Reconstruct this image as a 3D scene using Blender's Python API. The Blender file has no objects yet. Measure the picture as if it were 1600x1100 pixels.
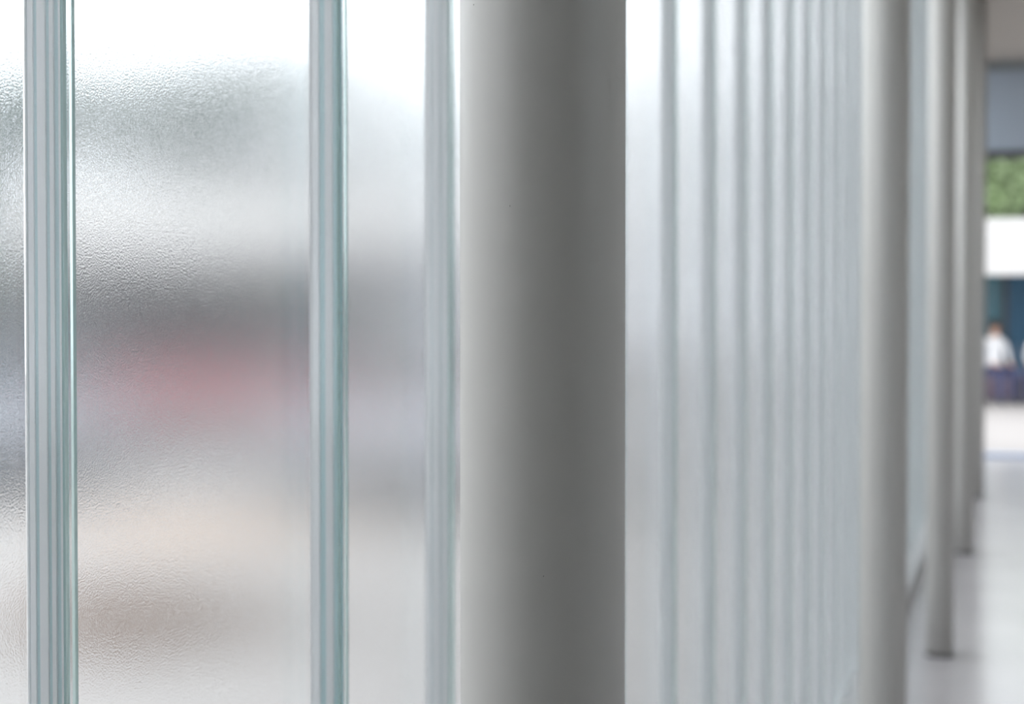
import bpy, bmesh, math, random
from mathutils import Vector, Matrix
random.seed(7)
scene = bpy.context.scene
C = scene.collection
PI = math.pi

# ------------------------------------------------------------------ camera
cam_d = bpy.data.cameras.new('camera')
cam = bpy.data.objects.new('camera', cam_d); C.objects.link(cam)
cam_d.sensor_width = 36.0
cam_d.lens = 65.6
EYE = 1.55
cam.location = (0, 0, EYE)
cam.rotation_euler = (math.radians(90 - 1.42), 0, math.radians(15.25))
cam_d.clip_start = 0.05; cam_d.clip_end = 400
cam_d.dof.use_dof = True
cam_d.dof.focus_distance = 1.33
cam_d.dof.aperture_fstop = 6.4
scene.camera = cam

# ------------------------------------------------------------------ world: bright overcast sky
w = bpy.data.worlds.new('sky'); scene.world = w; w.use_nodes = True
nt = w.node_tree; nt.nodes.clear()
out = nt.nodes.new('ShaderNodeOutputWorld'); bg = nt.nodes.new('ShaderNodeBackground')
tc = nt.nodes.new('ShaderNodeTexCoord'); sx = nt.nodes.new('ShaderNodeSeparateXYZ')
rp = nt.nodes.new('ShaderNodeValToRGB')
rp.color_ramp.elements[0].position = 0.0; rp.color_ramp.elements[0].color = (0.80, 0.84, 0.90, 1)
rp.color_ramp.elements[1].position = 0.35; rp.color_ramp.elements[1].color = (0.93, 0.965, 1.0, 1)
nt.links.new(tc.outputs['Generated'], sx.inputs[0]); nt.links.new(sx.outputs['Z'], rp.inputs[0])
nt.links.new(rp.outputs[0], bg.inputs['Color']); bg.inputs['Strength'].default_value = 3.5
nt.links.new(bg.outputs[0], out.inputs[0])

# ------------------------------------------------------------------ view
scene.view_settings.view_transform = 'Standard'
scene.view_settings.look = 'None'
scene.view_settings.exposure = 0.0
scene.view_settings.gamma = 1.0
scene.view_settings.use_curve_mapping = False
cy = scene.cycles
cy.use_denoising = True; cy.denoising_prefilter = 'ACCURATE'
cy.max_bounces = 16; cy.transmission_bounces = 14; cy.diffuse_bounces = 5; cy.glossy_bounces = 5
cy.blur_glossy = 0.3

# ------------------------------------------------------------------ materials
def mat(name, color=(.5, .5, .5), rough=.6, metal=0.0, spec=.5, noise=None, bump=None, coat=0):
    m = bpy.data.materials.new(name); m.use_nodes = True
    n = m.node_tree; b = n.nodes['Principled BSDF']
    b.inputs['Base Color'].default_value = (*color, 1)
    b.inputs['Roughness'].default_value = rough
    b.inputs['Metallic'].default_value = metal
    b.inputs['Specular IOR Level'].default_value = spec
    b.inputs['Coat Weight'].default_value = coat
    co = n.nodes.new('ShaderNodeTexCoord')
    if noise:                                   # (scale, amount): gentle mottling of the base colour
        t = n.nodes.new('ShaderNodeTexNoise'); t.inputs['Scale'].default_value = noise[0]
        t.inputs['Detail'].default_value = 4
        r = n.nodes.new('ShaderNodeValToRGB')
        a = noise[1]
        r.color_ramp.elements[0].position = .3; r.color_ramp.elements[1].position = .7
        r.color_ramp.elements[0].color = (*[c * (1 - a) for c in color], 1)
        r.color_ramp.elements[1].color = (*[min(1, c * (1 + a)) for c in color], 1)
        n.links.new(co.outputs['Object'], t.inputs['Vector']); n.links.new(t.outputs[0], r.inputs[0])
        n.links.new(r.outputs[0], b.inputs['Base Color'])
    if bump:                                    # (scale, distance)
        t = n.nodes.new('ShaderNodeTexNoise'); t.inputs['Scale'].default_value = bump[0]
        bp = n.nodes.new('ShaderNodeBump'); bp.inputs['Strength'].default_value = 1; bp.inputs['Distance'].default_value = bump[1]
        n.links.new(co.outputs['Object'], t.inputs['Vector']); n.links.new(t.outputs[0], bp.inputs['Height'])
        n.links.new(bp.outputs[0], b.inputs['Normal'])
    return m

def glass(name, color, rough, bump=None, haze=0.0, haze_col=(.9, .95, .97), absorb=None, white=0, grain=None):
    m = bpy.data.materials.new(name); m.use_nodes = True
    n = m.node_tree; n.nodes.clear()
    o = n.nodes.new('ShaderNodeOutputMaterial'); g = n.nodes.new('ShaderNodeBsdfGlass')
    g.inputs['Color'].default_value = (*color, 1); g.inputs['Roughness'].default_value = rough; g.inputs['IOR'].default_value = 1.5
    last = g
    if bump:
        co = n.nodes.new('ShaderNodeTexCoord')
        bp = n.nodes.new('ShaderNodeBump'); bp.inputs['Strength'].default_value = 1; bp.inputs['Distance'].default_value = bump[1]
        t = n.nodes.new('ShaderNodeTexNoise'); t.inputs['Scale'].default_value = bump[0]; t.inputs['Detail'].default_value = 3
        n.links.new(co.outputs['Object'], t.inputs['Vector'])
        n.links.new(t.outputs[0], bp.inputs['Height']); n.links.new(bp.outputs[0], g.inputs['Normal'])
    if haze:
        tr = n.nodes.new('ShaderNodeBsdfTranslucent'); tr.inputs['Color'].default_value = (*haze_col, 1)
        if white:                               # milky body: scatters light back as well as through
            df = n.nodes.new('ShaderNodeBsdfDiffuse'); df.inputs['Color'].default_value = (*haze_col, 1)
            m2 = n.nodes.new('ShaderNodeMixShader'); m2.inputs[0].default_value = white
            n.links.new(tr.outputs[0], m2.inputs[1]); n.links.new(df.outputs[0], m2.inputs[2]); tr = m2
        mx = n.nodes.new('ShaderNodeMixShader'); mx.inputs[0].default_value = haze
        n.links.new(g.outputs[0], mx.inputs[1]); n.links.new(tr.outputs[0], mx.inputs[2]); last = mx
        if grain:                               # pitted cast texture: milky specks and clear dimples (scale, low, high)
            c2 = n.nodes.new('ShaderNodeTexCoord'); mp = n.nodes.new('ShaderNodeMapping'); mp.inputs['Scale'].default_value = (1, 1, .6)
            t2 = n.nodes.new('ShaderNodeTexNoise'); t2.inputs['Scale'].default_value = grain[0]; t2.inputs['Detail'].default_value = 3; t2.inputs['Roughness'].default_value = .7
            mr = n.nodes.new('ShaderNodeMapRange'); mr.inputs['From Min'].default_value = .35; mr.inputs['From Max'].default_value = .65
            mr.inputs['To Min'].default_value = grain[1]; mr.inputs['To Max'].default_value = grain[2]
            n.links.new(c2.outputs['Object'], mp.inputs[0]); n.links.new(mp.outputs[0], t2.inputs['Vector'])
            n.links.new(t2.outputs[0], mr.inputs['Value'])
            # pits cover more of the surface the flatter it is looked along: 1 - (1 - cover) ** (1 / cos)
            lw = n.nodes.new('ShaderNodeLayerWeight'); lw.inputs['Blend'].default_value = .5
            def op(o_, a_, b_):
                q = n.nodes.new('ShaderNodeMath'); q.operation = o_
                for k_, v_ in enumerate((a_, b_)):
                    if isinstance(v_, (int, float)): q.inputs[k_].default_value = v_
                    else: n.links.new(v_, q.inputs[k_])
                return q.outputs[0]
            cs = op('MAXIMUM', op('SUBTRACT', 1.0, lw.outputs['Facing']), .05)
            ef = op('SUBTRACT', 1.0, op('POWER', op('SUBTRACT', 1.0, mr.outputs[0]), op('DIVIDE', 1.0, cs)))
            n.links.new(ef, mx.inputs[0])
    n.links.new(last.outputs[0], o.inputs['Surface'])
    if absorb:
        v = n.nodes.new('ShaderNodeVolumeAbsorption'); v.inputs['Color'].default_value = (*absorb[0], 1); v.inputs['Density'].default_value = absorb[1]
        n.links.new(v.outputs[0], o.inputs['Volume'])
    return m

M_ROUGH = glass('cast_glass_face', (.985, .99, .99), .04)
M_CLEAR = glass('inner_glass_face', (.985, .99, .99), .09, bump=(600, .00009), haze=.06, haze_col=(.95, .96, 1), grain=(600, .0, .06), white=.25)
M_FLANGE = glass('flange_glass', (.992, .998, .998), .04, haze=.18, haze_col=(.98, 1.0, 1.0), white=.75)
M_TIP = glass('cut_glass_edge', (.78, .91, .89), .2, haze=.4, haze_col=(.66, .86, .83), white=.5)
M_SEAL = mat('teal_gasket', (.48, .76, .81), .6)  # teal also colours in the darker lines seen inside the flange glass
M_REFL = mat('white_reflection_strip', (.97, .97, .99), .6)  # white stands for bright lines reflected inside the flange glass
M_COL = mat('column_grey_paint', (.56, .55, .525), .42, spec=.4, noise=(1.3, .02), bump=(60, .00006))
M_SILL = mat('anodised_aluminium', (.62, .63, .64), .38, metal=.4, noise=(6, .03))
M_JOINT = mat('dark_joint', (.12, .12, .12), .8)
M_CEIL = mat('ceiling_paint', (.55, .50, .45), .9, noise=(2, .02))
M_WALL = mat('wall_paint', (.62, .61, .58), .85, noise=(1.5, .03), bump=(90, .0004))
M_BEAM = mat('bulkhead_blue_grey', (.46, .52, .60), .7, noise=(2, .03))
M_FLOOR = mat('polished_floor', (.68, .66, .68), .2, spec=.6, noise=(1.7, .05))
M_PAVE = mat('concrete_paving', (.29, .27, .26), .85, noise=(1.1, .07), bump=(25, .003))
M_ASPH = mat('grey_asphalt', (.13, .13, .14), .9, noise=(2.5, .15), bump=(60, .004))
M_WHITE = mat('white_paint', (.52, .51, .50), .6, noise=(3, .02))
M_FASC = mat('off_white_fascia', (.55, .54, .53), .7, noise=(2, .04))
M_DARK = mat('dark_cladding', (.04, .04, .07), .6, noise=(4, .2))
M_BLUE = mat('blue_shop_front', (.09, .17, .26), .35, noise=(3, .25))
M_RED = mat('red_car_paint', (.52, .04, .07), .25, coat=1)
M_GREY = mat('charcoal_car_paint', (.12, .12, .165), .25, coat=1)
M_NAVY = mat('navy_car_paint', (.05, .065, .10), .25, coat=1)
M_BLACK = mat('black_plastic', (.02, .02, .022), .5)
M_CARG = mat('dark_car_glass', (.02, .025, .03), .08)
M_TYRE = mat('tyre_rubber', (.02, .02, .02), .9, bump=(80, .002))
M_HUB = mat('wheel_alloy', (.5, .5, .52), .3, metal=.8)
M_LAMP = mat('lamp_lens', (.8, .82, .85), .15)
M_WOOD = mat('tan_timber', (.58, .34, .17), .6, noise=(9, .2), bump=(40, .001))
M_METAL = mat('dark_steel', (.10, .10, .11), .5, metal=.6)
M_SOIL = mat('brown_soil', (.16, .11, .08), .95, noise=(14, .4), bump=(30, .01))
M_TERRA = mat('brown_trough', (.24, .17, .13), .8, noise=(6, .15))
M_BARK = mat('bark', (.14, .10, .07), .9, noise=(8, .3), bump=(20, .01))
M_LEAF = mat('bright_leaves', (.25, .33, .17), .6, noise=(1.2, .5))
M_LEAFD = mat('deep_green_leaves', (.055, .10, .08), .6, noise=(1.2, .5))
M_SKIN = mat('skin', (.62, .36, .25), .55)
M_HAIR = mat('dark_hair', (.03, .02, .018), .6)
M_SHIRT = mat('white_shirt', (.85, .85, .86), .8, noise=(9, .04))
M_TROU = mat('navy_trousers', (.06, .07, .15), .85, noise=(9, .1))
M_SHOE = mat('black_shoe', (.03, .03, .03), .5)
M_DRESS = mat('dull_red_cloth', (.45, .07, .08), .8, noise=(9, .1))

# ------------------------------------------------------------------ helpers
def finish(name, bm, m, parent=None, smooth=False, kind=None):
    bmesh.ops.recalc_face_normals(bm, faces=bm.faces)
    me = bpy.data.meshes.new(name); bm.to_mesh(me); bm.free()
    ms = m if isinstance(m, (list, tuple)) else [m]
    for x in ms: me.materials.append(x)
    if smooth:
        for p in me.polygons: p.use_smooth = True
    o = bpy.data.objects.new(name, me); C.objects.link(o)
    if parent: o.parent = parent
    if kind: o['kind'] = kind
    return o

def box(bm, x0, x1, y0, y1, z0, z1, mi=0):
    vs = [bm.verts.new(p) for p in ((x0,y0,z0),(x1,y0,z0),(x1,y1,z0),(x0,y1,z0),(x0,y0,z1),(x1,y0,z1),(x1,y1,z1),(x0,y1,z1))]
    for f in ((0,1,2,3),(4,5,6,7),(0,1,5,4),(1,2,6,5),(2,3,7,6),(3,0,4,7)):
        fc = bm.faces.new([vs[i] for i in f]); fc.material_index = mi

def boxo(name, dims, m, parent=None, bevel=0, kind=None):
    bm = bmesh.new(); box(bm, *dims)
    if bevel:
        bmesh.ops.bevel(bm, geom=list(bm.edges), offset=bevel, segments=2, affect='EDGES')
    return finish(name, bm, m, parent, kind=kind)

def cyl(bm, p0, p1, r0, r1=None, seg=24):
    if r1 is None: r1 = r0
    p0, p1 = Vector(p0), Vector(p1); d = p1 - p0
    q = d.to_track_quat('Z', 'Y')
    a, b = [], []
    for i in range(seg):
        t = 2 * PI * i / seg
        v = Vector((math.cos(t), math.sin(t), 0))
        a.append(bm.verts.new(p0 + q @ (v * r0))); b.append(bm.verts.new(p1 + q @ (v * r1)))
    for i in range(seg):
        j = (i + 1) % seg
        bm.faces.new((a[i], a[j], b[j], b[i]))
    bm.faces.new(a); bm.faces.new(b)

def thing(name, loc, label, cat, rz=0, group=None):
    o = bpy.data.objects.new(name, None); C.objects.link(o)
    o.location = loc; o.rotation_euler = (0, 0, rz)
    o['label'] = label; o['category'] = cat
    if group: o['group'] = group
    return o

def tag(o, label, cat, group=None):
    o['label'] = label; o['category'] = cat
    if group: o['group'] = group

def dup(root, loc, rz=None, label=None):
    r = root.copy(); C.objects.link(r); r.location = loc
    if rz is not None: r.rotation_euler = (0, 0, rz)
    if label: r['label'] = label
    for ch in list(root.children):
        c = ch.copy(); C.objects.link(c); c.parent = r
        for g in ch.children:
            d = g.copy(); C.objects.link(d); d.parent = c
    return r

# ------------------------------------------------------------------ room shell
CEIL = 4.03
YE = 19.6          # end wall
YB = -4.0          # wall behind the camera
XR = 4.6
XO_R = .72       # right edge of the open gateway
joints_start = .655
boxo('floor', (-.72, XR, YB, YE, -.12, 0), M_FLOOR, kind='structure')
boxo('ceiling', (-.90, XR + .2, YB - .2, YE + .2, CEIL, CEIL + .25), M_CEIL, kind='structure')
bm = bmesh.new(); box(bm, XR, XR + .2, YB, .4, 0, CEIL); box(bm, XR, XR + .2, 1.7, YE, 0, CEIL)  # gap left for the added, unseen window
box(bm, XR, XR + .2, .4, 1.7, 0, .5); box(bm, XR, XR + .2, .4, 1.7, 3.5, CEIL)
finish('wall_right', bm, M_WALL, kind='structure')
wf = boxo('fill_window_1', (XR + .09, XR + .10, .4, 1.7, .5, 3.5), glass('fill_window_glass', (.95, .97, .97), .3, haze=.2), kind='structure')  # added unseen window, lets fill light onto columns and glass joints
boxo('fill_window_frame', (XR + .05, XR + .15, 1.02, 1.08, .5, 3.5), M_SILL, wf)
boxo('wall_back', (-.72, XR, YB - .2, YB, 0, CEIL), M_WALL, kind='structure')
# end wall: open gateway under a deep blue-grey bulkhead
bm = bmesh.new(); box(bm, -.72, -.60, YB, joints_start, 0, CEIL)
finish('wall_left', bm, M_WALL, kind='structure')  # unseen solid stretch, put in instead of glass to cut light on the column
bm = bmesh.new(); box(bm, XO_R, XR, YE, YE + .2, 0, CEIL)
finish('wall_end', bm, M_WALL, kind='structure')
bk = boxo('trim_1', (-.54, XO_R, YE, YE + .18, 3.12, 3.93), M_BEAM, kind='structure')
boxo('soffit_strip', (-.54, XO_R, YE - .02, YE + .2, 3.05, 3.12), M_METAL, bk)
boxo('head_strip', (-.54, XO_R, YE - .02, YE + .2, 3.93, 4.03), mat('bulkhead_grey_frame', (.3, .32, .33), .8), bk)  # dark grey frame band along the top of the bulkhead
boxo('trim_2', (-.54, XO_R, YE, YE + .3, -.10, .035), mat('blue_grey_threshold', (.25, .31, .44), .5), kind='structure')
boxo('trim_3', (-.72, -.553, YB, YE, 0, .075), M_SILL, kind='structure', bevel=.004)
boxo('trim_4', (-.72, -.56, YB, YE, CEIL - .08, CEIL), M_SILL, kind='structure', bevel=.004)

# ------------------------------------------------------------------ wall of channel glass
XO, XI, XT = -.657, -.650, -.622      # outer web face, inner web face, flange tips
TF = .007
joints = []
a = 1.133 - .487
while a > .6:
    joints.append((a, .020)); a -= .487
joints.reverse()
joints += [(1.133, .019), (1.657, .028), (2.012, .022)]
for k in range(1, 3): joints.append((2.012 + .476 * k, .020))
a = 3.44
while a < YE - .25:
    joints.append((a, .020)); a += .462
joints.append((YE - .05, .02))
z0, z1 = .045, CEIL - .04

def u_unit(ya, yb):
    """U-shaped cast glass channel: rough web outside, two flanges turned into the room."""
    bm = bmesh.new()
    r = .0012
    prof = [(XO, ya), (XO, yb), (XT - r, yb), (XT, yb - r), (XT, yb - TF + r), (XT - r, yb - TF), (XI + .002, yb - TF), (XI, yb - TF - .002),
            (XI, ya + TF + .002), (XI + .002, ya + TF), (XT - r, ya + TF), (XT, ya + TF - r), (XT, ya + r), (XT - r, ya)]
    #  edge i joins prof[i] to prof[i+1]; 0 rough web, 1 smooth, 2 flange, 3 cut edge
    idx = [0, 2, 3, 3, 3, 2, 2, 1, 2, 2, 3, 3, 3, 2]
    lo = [bm.verts.new((x, y, z0)) for x, y in prof]; hi = [bm.verts.new((x, y, z1)) for x, y in prof]
    n = len(prof)
    for i in range(n):
        f = bm.faces.new((lo[i], lo[(i + 1) % n], hi[(i + 1) % n], hi[i])); f.material_index = idx[i]
    bm.faces.new(lo).material_index = 1; bm.faces.new(hi).material_index = 1
    return finish('channel_glass', bm, [M_ROUGH, M_CLEAR, M_FLANGE, M_TIP])

BAND1 = [(0, .05), (.14, .30), (.40, .60), (.70, .80), (.92, 1)]  # strip layouts that paint the reflection lines of each joint
BAND2 = [(0, .10), (.12, .42), (.62, .86)]
BAND3 = [(0, .36), (.40, .7), (.74, 1)]
ORD = ['second', 'third', 'fourth', 'fifth', 'sixth', 'seventh', 'eighth', 'ninth', 'tenth', 'eleventh', 'twelfth',
       'thirteenth', 'fourteenth', 'fifteenth', 'sixteenth', 'seventeenth', 'eighteenth', 'nineteenth', 'twentieth']
far = 0
for k in range(len(joints) - 1):
    (ja, ga), (jb, gb) = joints[k], joints[k + 1]
    ya, yb = ja + ga - TF, jb + TF
    u = u_unit(ya, yb)
    g0, g1 = jb + TF + .0004, jb + gb - TF - .0004
    s = boxo('gasket', (XO + .001, XT - .003, g0 + .0016, g1, z0, z1), M_SEAL, u)
    L = XT - XO - .004
    bands = BAND2 if jb > 1.5 and jb < 1.8 else BAND1 if jb < 1.5 else BAND3
    for b0, b1 in bands:
        boxo('reflection_strip', (XO + .001 + L * b0, XO + .001 + L * b1, g0, g0 + .0016, z0, z1), M_REFL, s)  # added strip, puts a bright reflection line of the flange into colour
    cyb = (ya + yb) / 2
    grp = None
    if cyb < .7:
        lab = 'frosted channel glass pane beside and behind the camera, out of frame'; grp = 'glass channels behind the viewpoint'
    elif cyb < 1.0: lab = 'frosted channel glass pane cut by left picture edge, left of the striped joint'
    elif cyb < 1.6: lab = 'wide frosted channel glass pane with red and tan blurs showing through'
    elif cyb < 1.9: lab = 'narrow frosted channel glass pane between green-edged joint and pale strip'
    elif cyb < 2.3: lab = 'frosted channel glass pane starting at the pale strip left of nearest column'
    else:
        if cyb < 2.9:
            lab = 'frosted channel glass pane hidden behind the nearest grey column'
        elif cyb < 3.3: lab = 'frosted channel glass pane emerging right beside the nearest grey column'
        elif far < 12:
            lab = ORD[far] + ' pale channel glass pane counted from right edge of nearest column'; far += 1
        elif cyb < 8.0 + 4.4:
            lab = 'pale channel glass pane in the strip between second and third column'; grp = 'glass channels between second and third column'
        else:
            lab = 'distant channel glass pane in the sliver beyond the third column'; grp = 'far glass channels'
    tag(u, lab, 'glass pane', grp)

# ------------------------------------------------------------------ row of round columns
CX, CR = -.338, .0605
def column(y, label):
    t = thing('round_column', (CX, y, 0), label, 'column', group='row of round columns')
    bm = bmesh.new(); cyl(bm, (0, 0, .012), (0, 0, CEIL), CR, seg=96)
    s = finish('shaft', bm, M_COL, t)
    for p in s.data.polygons: p.use_smooth = abs(p.normal.z) < .5
    bm = bmesh.new(); cyl(bm, (0, 0, 0), (0, 0, .014), CR + .003, seg=64)
    finish('base_joint', bm, M_JOINT, t)
    bm = bmesh.new(); cyl(bm, (0, 0, CEIL - .012), (0, 0, CEIL), CR + .004, seg=64)
    finish('head_joint', bm, M_JOINT, t)
    return t
S = 10.535 * .338
labs = ['nearest, widest round grey painted steel column in the middle', 'second round grey column, softly blurred, right of the pale glass strips',
        'third thin round grey column with its foot on the floor', 'fourth round grey column, narrow and pale, further down the row',
        'fifth and farthest round grey column beside the open end of the hall']
for i in range(5): column(3.92 * .338 + S * i, labs[i])

# ------------------------------------------------------------------ outdoors: ground
boxo('paving', (-40, 30, YE + .3, 90, -.3, -.02), M_PAVE, kind='structure')
boxo('side_paving', (-40, -.72, -20, YE + .3, -.3, -.02), mat('grey_paving', (.31, .295, .285), .9, noise=(1.1, .07), bump=(25, .003)), kind='structure')
boxo('parking_strip', (-11.6, -4.2, 18.6, 26, -.05, -.008), M_ASPH, kind='structure')

# ------------------------------------------------------------------ carport with white fascia
t = thing('carport', (-8.95, 20, 0), 'flat-roofed carport with a deep white fascia above the parked cars', 'carport')
boxo('fascia', (-2.6, 2.6, -.6, -.45, 2.06, 2.90), M_FASC, t, bevel=.01)
boxo('roof', (-2.6, 2.6, -.45, 6, 2.5, 2.75), M_WHITE, t)
boxo('rear_screen', (-2.6, 2.6, 5.9, 6, 0, 2.5), M_DARK, t)
boxo('side_screen', (-2.6, -2.5, .5, 5.9, 0, 2.5), M_DARK, t)
for px in (-2.45, 2.45):
    bm = bmesh.new(); cyl(bm, (px, -.3, -.02), (px, -.3, 2.5), .06, seg=16); finish('post', bm, M_WHITE, t, True)

# ------------------------------------------------------------------ cars
def loft(bm, secs):
    rings = [[bm.verts.new(p) for p in s] for s in secs]
    n = len(rings[0])
    for a, b in zip(rings, rings[1:]):
        for i in range(n):
            bm.faces.new((a[i], a[(i + 1) % n], b[(i + 1) % n], b[i]))
    bm.faces.new(rings[0]); bm.faces.new(rings[-1])

def car(name, loc, rz, paint, label, roofm):
    """a small hatchback, nose towards local -Y"""
    t = thing(name, loc, label, 'car', rz)
    bm = bmesh.new(); secs = []
    for y, hw, zb, zt in ((-1.95, .62, .32, .58), (-1.88, .74, .22, .68), (-1.6, .82, .18, .76), (-.9, .845, .18, .90), (-.2, .85, .18, .95),
                          (.9, .85, .18, .98), (1.6, .83, .18, .98), (1.82, .76, .24, .92), (1.9, .66, .34, .80)):
        secs.append([(-hw * .9, y, zb), (hw * .9, y, zb), (hw, y, zb + .12), (hw, y, zt - .16), (hw * .94, y, zt - .05), (hw * .8, y, zt),
                     (-hw * .8, y, zt), (-hw * .94, y, zt - .05), (-hw, y, zt - .16), (-hw, y, zb + .12)])
    loft(bm, secs); finish('body', bm, paint, t, True)
    bm = bmesh.new(); secs = []
    for y, hw, zt in ((-1.0, .70, .88), (-.35, .64, 1.36), (.1, .60, 1.42), (1.1, .59, 1.41), (1.45, .62, 1.30), (1.8, .68, .93)):
        b = .86
        secs.append([(-.76, y, b), (.76, y, b), (hw, y, zt - .02), (hw * .85, y, zt), (-hw * .85, y, zt), (-hw, y, zt - .02)])
    loft(bm, secs); finish('windows', bm, M_CARG, t, True)
    bm = bmesh.new(); secs = []
    for y, hw, zt in ((-.38, .62, 1.375), (.1, .60, 1.44), (1.1, .59, 1.43), (1.5, .60, 1.32)):
        secs.append([(-hw, y, zt - .05), (hw, y, zt - .05), (hw, y, zt), (-hw, y, zt)])
    loft(bm, secs); finish('roof', bm, roofm, t, True)
    for s in (-1, 1):
        for y in (-1.2, 1.25):
            bm = bmesh.new(); cyl(bm, (s * .66, y, .31), (s * .86, y, .31), .31, seg=32)
            wv = finish('wheel', bm, M_TYRE, t)
            bm = bmesh.new(); cyl(bm, (s * .85, y, .31), (s * .875, y, .31), .20, .18, seg=20); finish('hub_cap', bm, M_HUB, wv)
        bm = bmesh.new(); bmesh.ops.create_icosphere(bm, subdivisions=2, radius=1, matrix=Matrix.Translation((s * .60, -1.86, .60)) @ Matrix.Diagonal((.15, .09, .085, 1)))
        finish('headlamp', bm, M_LAMP, t, True)
        bm = bmesh.new(); bmesh.ops.create_icosphere(bm, subdivisions=2, radius=1, matrix=Matrix.Translation((s * .90, -.62, .98)) @ Matrix.Diagonal((.11, .06, .075, 1)))
        finish('wing_mirror', bm, paint, t, True)
        bm = bmesh.new(); box(bm, s * .55, s * .72, 1.83, 1.9, .66, .86); finish('tail_lamp', bm, M_RED, t)
    boxo('grille', (-.42, .42, -1.97, -1.86, .30, .46), M_BLACK, t, bevel=.02)
    boxo('number_plate', (-.26, .26, -1.99, -1.96, .47, .57), M_WHITE, t)
    return t
car('red_hatchback', (-9.55, 21.3, 0), .35, M_RED, 'small red hatchback blurred behind the wide frosted pane', M_BLACK)
car('charcoal_hatchback', (-4.75, 14.6, 0), .3, M_GREY, 'charcoal hatchback nearer than the red one, dark blur in the narrow pane', M_GREY)
car('navy_hatchback', (-8.6, 14.7, 0), .5, M_NAVY, 'navy hatchback in the open, dark blur behind the leftmost pane', M_NAVY)

# ------------------------------------------------------------------ timber bench and planter outside
def bench(loc, rz, label, L=1.2):
    t = thing('slatted_bench', loc, label, 'bench', rz)
    for i in range(5):
        boxo('seat_slat', (-L / 2, L / 2, -.22 + i * .092, -.14 + i * .092, .42, .45), M_WOOD, t, bevel=.004)
    for s in (-1, 1):
        x = s * (L / 2 - .12)
        f = boxo('leg_frame', (x - .02, x + .02, -.2, -.16, -.02, .42), M_METAL, t)
        boxo('rear_leg', (x - .02, x + .02, .2, .24, -.02, .42), M_METAL, f)
        boxo('seat_rail', (x - .02, x + .02, -.2, .24, .39, .42), M_METAL, f)
    return t
bench((-3.92, 8.45, 0), .5, 'tan timber bench outside, warm blur low in the wide frosted pane', 1.0)
t = thing('planter_trough', (-3.93, 7.75, -.02), 'brown soil-filled trough outside, dark blur near bottom left', 'planter', .5)
bm = bmesh.new(); secs = []
for z, k in ((0, .88), (.24, 1), (.28, 1.04), (.28, .94), (.22, .93)):
    secs.append([(-.5 * k, -.2 * k, z), (.5 * k, -.2 * k, z), (.5 * k, .2 * k, z), (-.5 * k, .2 * k, z)])
loft(bm, secs); finish('trough', bm, M_TERRA, t)
bm = bmesh.new(); bmesh.ops.create_grid(bm, x_segments=16, y_segments=8, size=1, matrix=Matrix.Translation((0, 0, .24)) @ Matrix.Diagonal((.46, .18, 1, 1)))
for v in bm.verts: v.co.z += random.uniform(-.01, .03)
finish('soil', bm, M_SOIL, t)

# ------------------------------------------------------------------ pavilion at the far end, bench and two seated people
t = thing('canopy_pavilion', (0, 31, 0), 'low pavilion with broad white fascia and blue glazed front past the hall end', 'pavilion')
boxo('fascia', (-4.2, 6, -1.2, -1.0, 2.02, 2.9), M_WHITE, t, bevel=.01)
boxo('roof', (-4.2, 6, -1.0, 4, 2.6, 2.8), M_WHITE, t)
boxo('rear_wall', (-4.2, 6, 1.2, 1.35, 0, 2.6), M_BLUE, t)
boxo('plinth', (-4.2, 6, 1.1, 1.2, 0, .35), mat('mauve_plinth', (.30, .24, .30), .8), t)
for i in range(11):
    x = -4.0 + i * .95
    fr = boxo('window_pane', (x, x + .85, 1.16, 1.2, .9, 2.3), mat('shop_glass_%d' % i, random.choice([(.04, .12, .20), (.12, .2, .3), (.05, .16, .2), (.2, .26, .36)]), .15), t)
    boxo('mullion', (x + .87, x + .93, 1.12, 1.2, .35, 2.6), M_METAL, fr)
for px in (-4.0, 5.8):
    bm = bmesh.new(); cyl(bm, (px, -.8, -.02), (px, -.8, 2.6), .06, seg=16); finish('post', bm, M_WHITE, t, True)

t = thing('long_bench', (0, 31.3, -.02), 'low mauve-grey bench under the pavilion carrying the seated people', 'bench')
boxo('seat', (-2.2, 2.2, -.25, .2, .42, .48), mat('mauve_bench_seat', (.20, .19, .30), .7), t, bevel=.01)
for x in (-2, 0, 2): boxo('leg', (x - .05, x + .05, -.2, .15, 0, .42), M_METAL, t)

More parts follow.
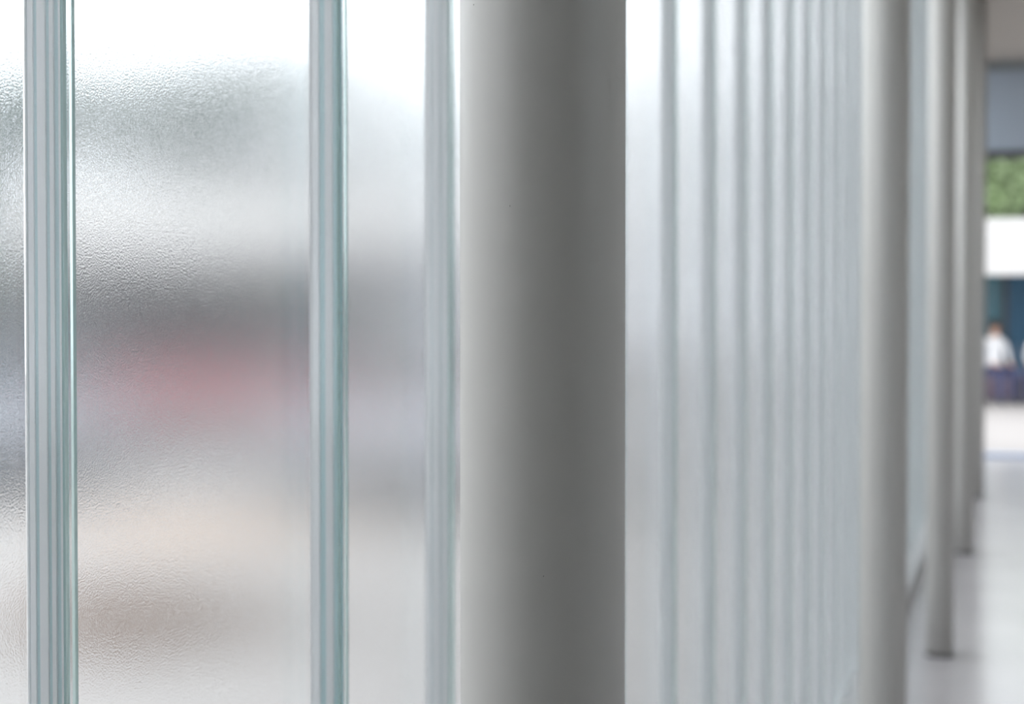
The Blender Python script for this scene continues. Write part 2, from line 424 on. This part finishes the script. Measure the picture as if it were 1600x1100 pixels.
def person(loc, rz, label, shirt, hair_long=False):
    """seated figure facing local -Y; hips at z .56"""
    t = thing('person', loc, label, 'person', rz)
    V = {'pel': (0, 0, .60), 'waist': (0, .01, .74), 'chest': (0, .0, .93), 'neck0': (0, -.01, 1.07), 'neck1': (0, -.02, 1.14), 'h0': (0, -.03, 1.22), 'h1': (0, -.03, 1.30)}
    R = {'pel': .145, 'waist': .125, 'chest': .14, 'neck0': .075, 'neck1': .05, 'h0': .078, 'h1': .082}
    E = [('pel', 'waist'), ('waist', 'chest'), ('chest', 'neck0'), ('neck0', 'neck1'), ('neck1', 'h0'), ('h0', 'h1')]
    for s, n in ((-1, 'l'), (1, 'r')):
        for k, p, r in (('hip', (s * .10, -.03, .57), .09), ('knee', (s * .12, -.44, .57), .065), ('calf', (s * .12, -.46, .36), .055), ('ank', (s * .12, -.44, .12), .04), ('toe', (s * .13, -.60, .05), .035),
                        ('sho', (s * .18, 0, 1.02), .06), ('elb', (s * .23, -.06, .77), .043), ('wri', (s * .14, -.28, .66), .03), ('hand', (s * .12, -.36, .65), .032)):
            V[n + k] = p; R[n + k] = r
        E += [('pel', n + 'hip'), (n + 'hip', n + 'knee'), (n + 'knee', n + 'calf'), (n + 'calf', n + 'ank'), (n + 'ank', n + 'toe'),
              ('neck0', n + 'sho'), (n + 'sho', n + 'elb'), (n + 'elb', n + 'wri'), (n + 'wri', n + 'hand')]
        for q in range(5):
            a = (q - 2) * .015
            b = n + 'f%d' % q
            V[b] = (s * (.12 - a), -.40 - .012 * (2 - abs(q - 2)), .64); R[b] = .010; E.append((n + 'hand', b))
            V[b + 't'] = (s * (.12 - a * 1.3), -.43 - .015 * (2 - abs(q - 2)), .615); R[b + 't'] = .008; E.append((b, b + 't'))
    keys = list(V)
    me = bpy.data.meshes.new('body'); me.from_pydata([V[k] for k in keys], [(keys.index(a), keys.index(b)) for a, b in E], [])
    o = bpy.data.objects.new('body', me); C.objects.link(o)
    sk = o.modifiers.new('s', 'SKIN'); sk.use_smooth_shade = True
    for i, k in enumerate(keys): me.skin_vertices[0].data[i].radius = (R[k], R[k])
    me.skin_vertices[0].data[0].use_root = True
    sb = o.modifiers.new('u', 'SUBSURF'); sb.levels = 1; sb.render_levels = 1
    dg = bpy.context.evaluated_depsgraph_get()
    m2 = bpy.data.meshes.new_from_object(o.evaluated_get(dg)); bpy.data.objects.remove(o)
    m2.materials.clear()
    for m in (M_SKIN, shirt, M_TROU, M_SHOE): m2.materials.append(m)
    for p in m2.polygons:
        c = p.center; p.use_smooth = True
        if c.z < .10: p.material_index = 3
        elif c.z < .64 and not (c.y < -.30 and abs(c.x) < .2 and c.z > .63): p.material_index = 2
        elif c.z < 1.08 and c.y > -.25: p.material_index = 1
        else: p.material_index = 0
    b = bpy.data.objects.new('body', m2); C.objects.link(b); b.parent = t
    bm = bmesh.new()
    bmesh.ops.create_icosphere(bm, subdivisions=3, radius=1, matrix=Matrix.Translation((0, -.01, 1.30)) @ Matrix.Diagonal((.088, .10, .10, 1)))
    for v in bm.verts:
        if v.co.y < -.07 and v.co.z < 1.33: v.co.y = -.07
        if hair_long and v.co.z < 1.28 and v.co.y > 0: v.co.z -= .12
    finish('hair', bm, M_HAIR, t, True)
    bm = bmesh.new()
    for s in (-1, 1):
        bmesh.ops.create_icosphere(bm, subdivisions=1, radius=.010, matrix=Matrix.Translation((s * .03, -.108, 1.265)))
    finish('eyes', bm, M_HAIR, t)
    bm = bmesh.new(); bmesh.ops.create_cone(bm, cap_ends=True, segments=8, radius1=.016, radius2=.006, depth=.05, matrix=Matrix.Translation((0, -.118, 1.24)))
    finish('nose', bm, M_SKIN, t, True)
    boxo('mouth', (-.022, .022, -.112, -.104, 1.196, 1.203), M_DRESS, t)
    return t
person((-.42, 31.3, -.06), .5, 'seated person in white shirt and dark trousers nearest the fifth column', M_SHIRT)
person((.33, 31.3, -.06), -.2, 'seated person in white shirt at the right picture edge', M_SHIRT, True)

# ------------------------------------------------------------------ trees
def leaf_cloud(bm, c, rad, n, size, mi=0):
    for _ in range(n):
        while True:
            p = Vector((random.uniform(-1, 1), random.uniform(-1, 1), random.uniform(-1, 1)))
            if .3 < p.length < 1: break
        p = Vector(c) + Vector((p.x * rad[0], p.y * rad[1], p.z * rad[2]))
        u = Vector((random.gauss(0, 1), random.gauss(0, 1), random.gauss(0, 1))).normalized(); v = u.orthogonal().normalized()
        s = size * random.uniform(.6, 1.3)
        vs = [bm.verts.new(p + u * s), bm.verts.new(p + v * s * .45), bm.verts.new(p - u * s), bm.verts.new(p - v * s * .45)]
        bm.faces.new(vs).material_index = mi

def tree(loc, h, crown, label, m, n=2600, low=.3):
    t = thing('leafy_tree', loc, label, 'tree', group='trees outside')
    bm = bmesh.new(); cyl(bm, (0, 0, -.05), (.05, 0, h * .7), .11, .05, seg=12)
    for k in range(5):
        a = k * 1.3; cyl(bm, (.03, 0, h * .42), (math.cos(a) * crown * .5, math.sin(a) * crown * .5, h * .75), .05, .02, seg=8)
    finish('trunk', bm, M_BARK, t, True)
    bm = bmesh.new()
    for k in range(9):
        a = k * 2.4
        r = crown * (.55 if k else 0)
        c = (math.cos(a) * r, math.sin(a) * r, h * (low + (.92 - low) * ((k * .37) % 1)))
        leaf_cloud(bm, c, (crown * .55, crown * .55, h * .16), n // 9, .13)
    finish('crown', bm, m, t, kind='stuff')
tree((-.45, 38.2, 0), 5.3, 1.7, 'bright green tree behind the pavilion, beyond the fifth column', M_LEAF, 14000, .42)
tree((3.3, 38.2, 0), 7.2, 1.5, 'bright green tree behind the pavilion, just outside the right edge', M_LEAF, 9000, .35)
tree((.0, 42.6, 0), 5.6, 2.4, 'deep green tree filling the gap behind the bright ones', M_LEAFD, 20000, .2)
tree((-5.5, 43, 0), 6.5, 2.4, 'deep green tree far left of the pavilion', M_LEAFD, 8000)
tree((-12.8, 29.4, 0), 6.0, 2.1, 'deep green tree behind the carport, green blur in the wide pane', M_LEAFD, 9000, .5)
tree((-9.6, 31.8, 0), 5.4, 1.6, 'smaller deep green tree behind the carport, faint blur in the narrow pane', M_LEAFD, 2500, .5)
tree((-17.0, 28.2, 0), 5.6, 2.0, 'deep green tree behind the left end of the carport', M_LEAFD, 8000, .45)
tree((-19.5, 24.0, 0), 6.4, 2.3, 'deep green tree left of the carport, grey-green blur in the leftmost pane', M_LEAFD, 7000)

# clipped hedge closing the car park on the left of the carport
t = thing('clipped_hedge', (-17.3, 21.2, -.02), 'long dark clipped hedge running left from the carport, dark band in leftmost pane', 'hedge')
boxo('branch_core', (-5.4, 5.4, -.35, .35, 0, 1.95), M_BARK, t)
bm = bmesh.new()
for i in range(9000):
    f = random.random()
    if f < .62: p = Vector((random.uniform(-5.6, 5.6), random.choice((-1, 1)) * random.uniform(.36, .5), random.uniform(0, 2.15)))
    elif f < .92: p = Vector((random.uniform(-5.6, 5.6), random.uniform(-.45, .45), random.uniform(1.97, 2.2)))
    else: p = Vector((random.choice((-1, 1)) * random.uniform(5.42, 5.6), random.uniform(-.45, .45), random.uniform(0, 2.15)))
    u = Vector((random.gauss(0, 1), random.gauss(0, 1), random.gauss(0, 1))).normalized(); v = u.orthogonal()
    s_ = .075 * random.uniform(.6, 1.3)
    bm.faces.new([bm.verts.new(p + u * s_), bm.verts.new(p + v * s_ * .5), bm.verts.new(p - u * s_), bm.verts.new(p - v * s_ * .5)])
finish('foliage', bm, M_LEAFD, t, kind='stuff')

# specks of dirt on the glass joint and the nearest column
M_DIRT = mat('grey_dirt', (.28, .28, .26), .9)
def speck(parent, p, rad):
    bm = bmesh.new(); bmesh.ops.create_icosphere(bm, subdivisions=1, radius=rad, matrix=Matrix.Translation(p) @ Matrix.Diagonal((1, 1, 1.7, 1)))
    return finish('dirt_speck', bm, M_DIRT, parent)
jt = [o for o in C.objects if o.name.startswith('channel_glass') and o.get('label', '').startswith('wide frosted')][0]
for z, yy, rad in ((1.543, 1.662, .0010), (1.274, 1.6595, .0008), (1.223, 1.6595, .0006)):
    speck(jt, (XT + .0001, yy, z), rad)
colm = [o for o in C.objects if o.get('label', '').startswith('nearest, widest')][0]
for z, a in ((1.764, 230), (1.62, 262), (1.36, 285)):
    a = math.radians(a)
    speck(colm, (CR * math.cos(a), CR * math.sin(a), z), .00035)
